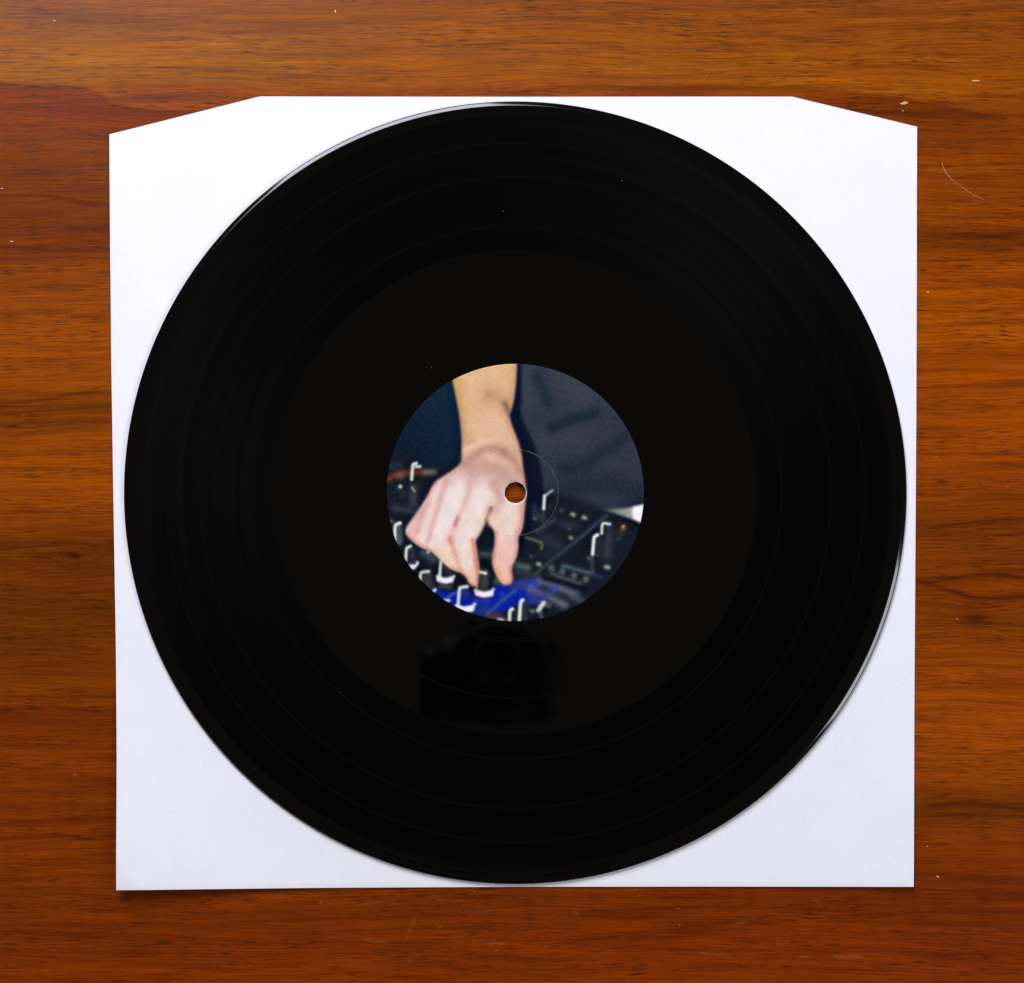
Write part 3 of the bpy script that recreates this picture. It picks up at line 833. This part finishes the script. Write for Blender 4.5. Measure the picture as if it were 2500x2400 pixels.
def build_record():
    root = bpy.data.objects.new('vinyl_record', None)
    COL.objects.link(root)
    root.empty_display_size = 0.05
    tag(root, 'glossy black vinyl record lying on the white paper sleeve', 'record')
    R = 0.1505
    smooth = vinyl('smooth_vinyl', 0.032, 0)
    rimm = vinyl('rim_vinyl', 0.10, 0)
    groove = vinyl('grooved_vinyl', 0.20, 0.60)
    gap = vinyl('gap_vinyl', 0.10, 0)
    zt, zb, zg = ZR, 0.00072, ZR - 0.00022
    rr = [0.618, 0.680, 0.806, 0.892, 0.9615]            # inner radius of each track, outer end of the last
    # run-out with its thin spiral-like lead-out rings
    prof = [(0.0496, zt - 0.0003), (0.0508, zt - 0.0003), (0.0516, zg), (0.0518, zg), (0.0530, zg)]
    for r0 in (0.0560, 0.0572, 0.0790):
        prof += [(r0 - .0004, zg), (r0 - .00016, zg), (r0, zg - .00002), (r0 + .00016, zg), (r0 + .0004, zg)]
    prof += [(rr[0] * R - .0004, zg)]
    lathe('run_out_area', prof, 360, smooth, root)
    g2 = 0.00028
    edge = rr[0] * R - .0004
    zl = zg
    for i in range(4):
        a = rr[i] * R + (0 if i == 0 else g2)
        b = rr[i + 1] * R - g2
        gp = [(edge, zl), ((edge + a) / 2, zg + .000004), (a, zg)]
        lathe('track_gap', gp, 360, gap, root)
        lathe('track_band', [(a, zg), ((a + b) / 2, zg - 0.00002 * i), (b, zg)], 360, groove, root)
        edge, zl = b, zg
    # lead-in, raised bead and bevelled edge, round to the underside
    lathe('rim', [(edge, zg), (edge + .0004, zg + .00012), (edge + .0012, zg + .00010), (0.1462, zg + .00012), (0.1474, zg + .00013), (0.1478, zt - .00002), (0.1480, zt), (0.1487, zt - .00002), (0.1489, zt - .00005),
                  (0.1491, zt - .00012), (0.1501, zt - .00048), (0.1503, zt - .00060), (0.15042, zt - .00080), (0.1505, zt - .00105), (0.15040, zt - .00125), (0.1498, zb + .00012), (0.1490, zb)], 512, rimm, root)
    lathe('underside', [(0.1490, zb), (0.100, zb + .0001), (0.0600, zb), (0.0500, zb), (0.00398, zb), (0.00395, zb + .0002), (0.00395, zt - .00052), (0.0041, zt - .00036)], 256, smooth, root)
    # paper label with the printed picture
    img = paint_print()
    LR = 314.2 * S
    na, nr = 900, 236
    a = np.linspace(0, 2 * math.pi, na, endpoint=False)
    rad = np.linspace(0.0041, LR, nr)
    jit = 0.00006 * value_noise(a / 0.16, a * 0, 15) + 0.00005 * value_noise(a / 0.5, a * 0, 25)
    rgrid = rad[None, :] + jit[:, None] * np.clip(1 - (rad[None, :] - 0.0041) / 0.0012, 0, 1)
    x, y = np.cos(a)[:, None] * rgrid, np.sin(a)[:, None] * rgrid
    px, py = CX + x / S, 1203.0 - y / S
    fx, fy = (px - 900) * 1.34444, (py - 850) * 1.34444
    i0, j0 = np.clip(fx.astype(int), 0, 966), np.clip(fy.astype(int), 0, 939)
    tx, ty = (fx - i0)[..., None], (fy - j0)[..., None]
    c = (img[j0, i0] * (1 - tx) + img[j0, i0 + 1] * tx) * (1 - ty) + (img[j0 + 1, i0] * (1 - tx) + img[j0 + 1, i0 + 1] * tx) * ty
    alb = lin(c) / 1.10
    # print made paler along the pressing ring, and the white paper edge round the hole
    ring = np.exp(-((rgrid - 0.01652) / 0.00013) ** 2) * (0.13 + 0.08 * value_noise(a * 9, a * 0, 35))[:, None]
    alb = alb + (np.array([.55, .52, .5]) - alb) * np.clip(ring, 0, 1)[..., None]
    lip = 0.00022 + 0.00035 * np.clip(-np.sin(a - 0.6), 0, 1)
    edge_w = np.clip(1 - (rgrid - 0.0041) / lip[:, None], 0, 1) ** 0.7
    alb = alb + (np.array([.78, .70, .69]) - alb) * (edge_w * .9)[..., None]
    z = zt - 0.00016 + 0 * rgrid
    z -= 0.00020 * np.clip(1 - (rgrid - 0.0041) / 0.0008, 0, 1) ** 2
    z += 0.00004 * np.exp(-((rgrid - 0.01652) / 0.00022) ** 2)
    z -= 0.00016 * np.clip((rgrid - (LR - 0.0002)) / 0.0002, 0, 1)
    z += 0.000012 * value_noise(x / 0.006, y / 0.006, 45)
    me = grid_mesh('paper_label', np.stack([x, y, z], -1).reshape(-1, 3), na, nr, wrap_u=True)
    me.flip_normals()
    att = me.color_attributes.new('ink', 'FLOAT_COLOR', 'POINT')
    att.data.foreach_set('color', np.concatenate([np.clip(alb, 0.001, .9), np.ones(alb.shape[:2] + (1,))], -1).astype(np.float32).ravel())
    m, nt, bs = material('printed_label_paper')
    ca = N(nt, 'ShaderNodeAttribute', attribute_name='ink')
    nt.links.new(ca.outputs['Color'], bs.inputs['Base Color'])
    bs.inputs['Roughness'].default_value = 0.45
    bs.inputs['Specular IOR Level'].default_value = 0.04
    lb = link('paper_label', me, m, root)
    lb['label'] = 'round label printed with a hand turning knobs on a mixing desk'
    return root


build_record()


# ------------------------------------------------------------------ hair and dust
def plain(name, col, rough=0.6):
    m, nt, bs = material(name)
    tc = N(nt, 'ShaderNodeTexCoord').outputs['Object']
    f = noise(nt, tc, (3000, 3000, 3000), 2, 0.5, dims='3D')
    nt.links.new(mixc(nt, 'MULTIPLY', 1.0, (*col,), ramp(nt, f, [(0.3, .8), (0.7, 1.15)])), bs.inputs['Base Color'])
    bs.inputs['Roughness'].default_value = rough
    return m


def tube(name, pts, rad, mat, seg=6):
    pts = np.array(pts, float)
    n = len(pts)
    tan = np.gradient(pts, axis=0)
    tan /= np.linalg.norm(tan, axis=1)[:, None]
    up = np.array([0, 0, 1.0])
    sd = np.cross(tan, up)
    sd /= np.linalg.norm(sd, axis=1)[:, None]
    bn = np.cross(sd, tan)
    verts, faces = [], []
    for i in range(n):
        rr = rad * (0.35 + 0.65 * math.sin(math.pi * min(1, (i + .5) / n * 1.4 + .1)) if i < n * .6 else max(.3, 1 - (i / n - .6)))
        for k in range(seg):
            t = 2 * math.pi * k / seg
            verts.append(tuple(pts[i] + rr * (math.cos(t) * sd[i] + math.sin(t) * bn[i])))
    for i in range(n - 1):
        for k in range(seg):
            faces.append((i * seg + k, i * seg + (k + 1) % seg, (i + 1) * seg + (k + 1) % seg, (i + 1) * seg + k))
    faces.append(tuple(range(seg))[::-1])
    faces.append(tuple((n - 1) * seg + k for k in range(seg)))
    return link(name, mesh_from(name, verts, faces), mat)


FIBRE = plain('pale_fibre', (0.62, 0.34, 0.16))
hp = np.array([(1803, 310), (1806, 322), (1812, 333), (1822, 344), (1836, 355), (1852, 366), (1866, 375), (1884, 383)], float)
t = np.linspace(0, len(hp) - 1, 34)
hu, hv = np.interp(t, range(len(hp)), hp[:, 0]), np.interp(t, range(len(hp)), hp[:, 1])
tag(tube('hair', [W(a, b, 0.00016) for a, b in zip(hu, hv)], 0.00011, FIBRE), 'thin pale curved hair lying on the wood beside the sleeve', 'hair')

DUSTM = plain('pale_dust', (0.72, 0.62, 0.50))
GREYM = plain('grey_dust', (0.42, 0.40, 0.40))
CHIPM = plain('amber_chip', (0.62, 0.36, 0.13))


def speck(loc, sx, sy, rot, mat, label, cat, group, name='dust_speck'):
    bm = bmesh.new()
    bmesh.ops.create_icosphere(bm, subdivisions=2, radius=1.0)
    for v in bm.verts:
        k = 1 + random.uniform(-.22, .22)
        v.co = (v.co.x * sx * k, v.co.y * sy * k, v.co.z * min(sx, sy) * 0.5 * k)
    zmin = min(v.co.z for v in bm.verts)
    for v in bm.verts:
        v.co.z -= zmin
    me = bpy.data.meshes.new(name)
    bm.to_mesh(me)
    bm.free()
    o = link(name, me, mat)
    o.location = loc
    o.rotation_euler = (0, 0, rot)
    return tag(o, label, cat, group)


wood_specks = [(642, 22, 1.1, 3.4, .2), (104, 40, 3.0, .6, 0), (1728, 212, 1.1, 1.1, 0), (1776, 559, 3.0, .8, .1), (1795, 1678, 2.8, .9, -.5),
               (4, 361, 2.4, .8, 0), (22, 462, 3, .7, 0), (1832, 1185, 1.0, .9, 0), (1775, 1620, .8, 1.2, 0), (1353, 219 - 75, .8, .8, 0)]
kk = S * 1.27551
for (a, b, sx, sy, ro) in wood_specks:
    speck(W(a, b, 0.0), sx * kk, sy * kk, ro, DUSTM, 'tiny pale speck of dust lying on the brown wooden tabletop', 'dust', 'dust specks on the wood')
speck(W(1731, 198, 0.0), 7.5 * kk, 3.0 * kk, .1, CHIPM, 'small amber wood chip just outside the slanted right corner of the sleeve', 'chip', None, 'wood_chip')
speck(W(1868, 155, 0.0), 9 * kk, 1.6 * kk, 0, CHIPM, 'long thin amber splinter on the wood above the slanted right corner', 'splinter', None, 'wood_splinter')
for (a, b) in [(826, 704), (1191, 346), (1473, 520), (963, 404), (488, 1470), (652, 1325), (1160, 1645)]:
    speck(W(a, b, ZR - 0.0002), 0.5 * kk, 0.45 * kk, 0, GREYM, 'minute pale dust speck on the black grooves of the record', 'dust', 'dust specks on the record')


# ------------------------------------------------------------------ the camera that mirrors in the record
def build_photo_camera():
    root = bpy.data.objects.new('photo_camera', None)
    COL.objects.link(root)
    z0 = H + ZR + 0.004
    root.location = (CAMX, CAMY, z0)
    tag(root, 'black camera held above, mirrored as a dark silhouette in the record', 'camera')
    black, nt, bs = material('black_camera_shell')
    tc = N(nt, 'ShaderNodeTexCoord').outputs['Object']
    f = noise(nt, tc, (900, 900, 900), 2, 0.5, dims='3D')
    nt.links.new(ramp(nt, f, [(0.3, (.008, .008, .008)), (0.7, (.014, .014, .014))]), bs.inputs['Base Color'])
    bs.inputs['Roughness'].default_value = 0.6
    glass, nt, bs = material('front_glass')
    tc = N(nt, 'ShaderNodeTexCoord').outputs['Object']
    nt.links.new(ramp(nt, noise(nt, tc, (60, 60, 60), 1, 0.5, dims='3D'), [(0.3, (.004, .004, .007)), (0.7, (.006, .005, .009))]), bs.inputs['Base Color'])
    bs.inputs['Roughness'].default_value = 0.05
    lathe('lens_barrel', [(0.030, 0.012), (0.033, 0.0), (0.039, 0.0), (0.0395, 0.02), (0.041, 0.024), (0.041, 0.052), (0.0385, 0.056), (0.0385, 0.088), (0.0, 0.088)], 64, black, root)
    lathe('front_glass', [(0.0, 0.010), (0.015, 0.0108), (0.030, 0.0125)], 48, glass, root)

    def block(name, x0, x1, y0, y1, za, zb, bev):
        bm = bmesh.new()
        bmesh.ops.create_cube(bm, size=1.0)
        for v in bm.verts:
            v.co = ((x0 + x1) / 2 + v.co.x * (x1 - x0), (y0 + y1) / 2 + v.co.y * (y1 - y0), (za + zb) / 2 + v.co.z * (zb - za))
        bmesh.ops.bevel(bm, geom=list(bm.edges), offset=bev, segments=4, profile=0.5, affect='EDGES')
        me = bpy.data.meshes.new(name)
        bm.to_mesh(me)
        bm.free()
        return link(name, me, black, root)
    block('body', -0.054, 0.053, -0.040, 0.032, 0.0885, 0.128, 0.019)
    block('grip', -0.062, -0.040, -0.039, 0.022, 0.062, 0.088, 0.010)
    block('viewfinder_hump', -0.022, 0.022, 0.0325, 0.054, 0.080, 0.126, 0.010)


build_photo_camera()
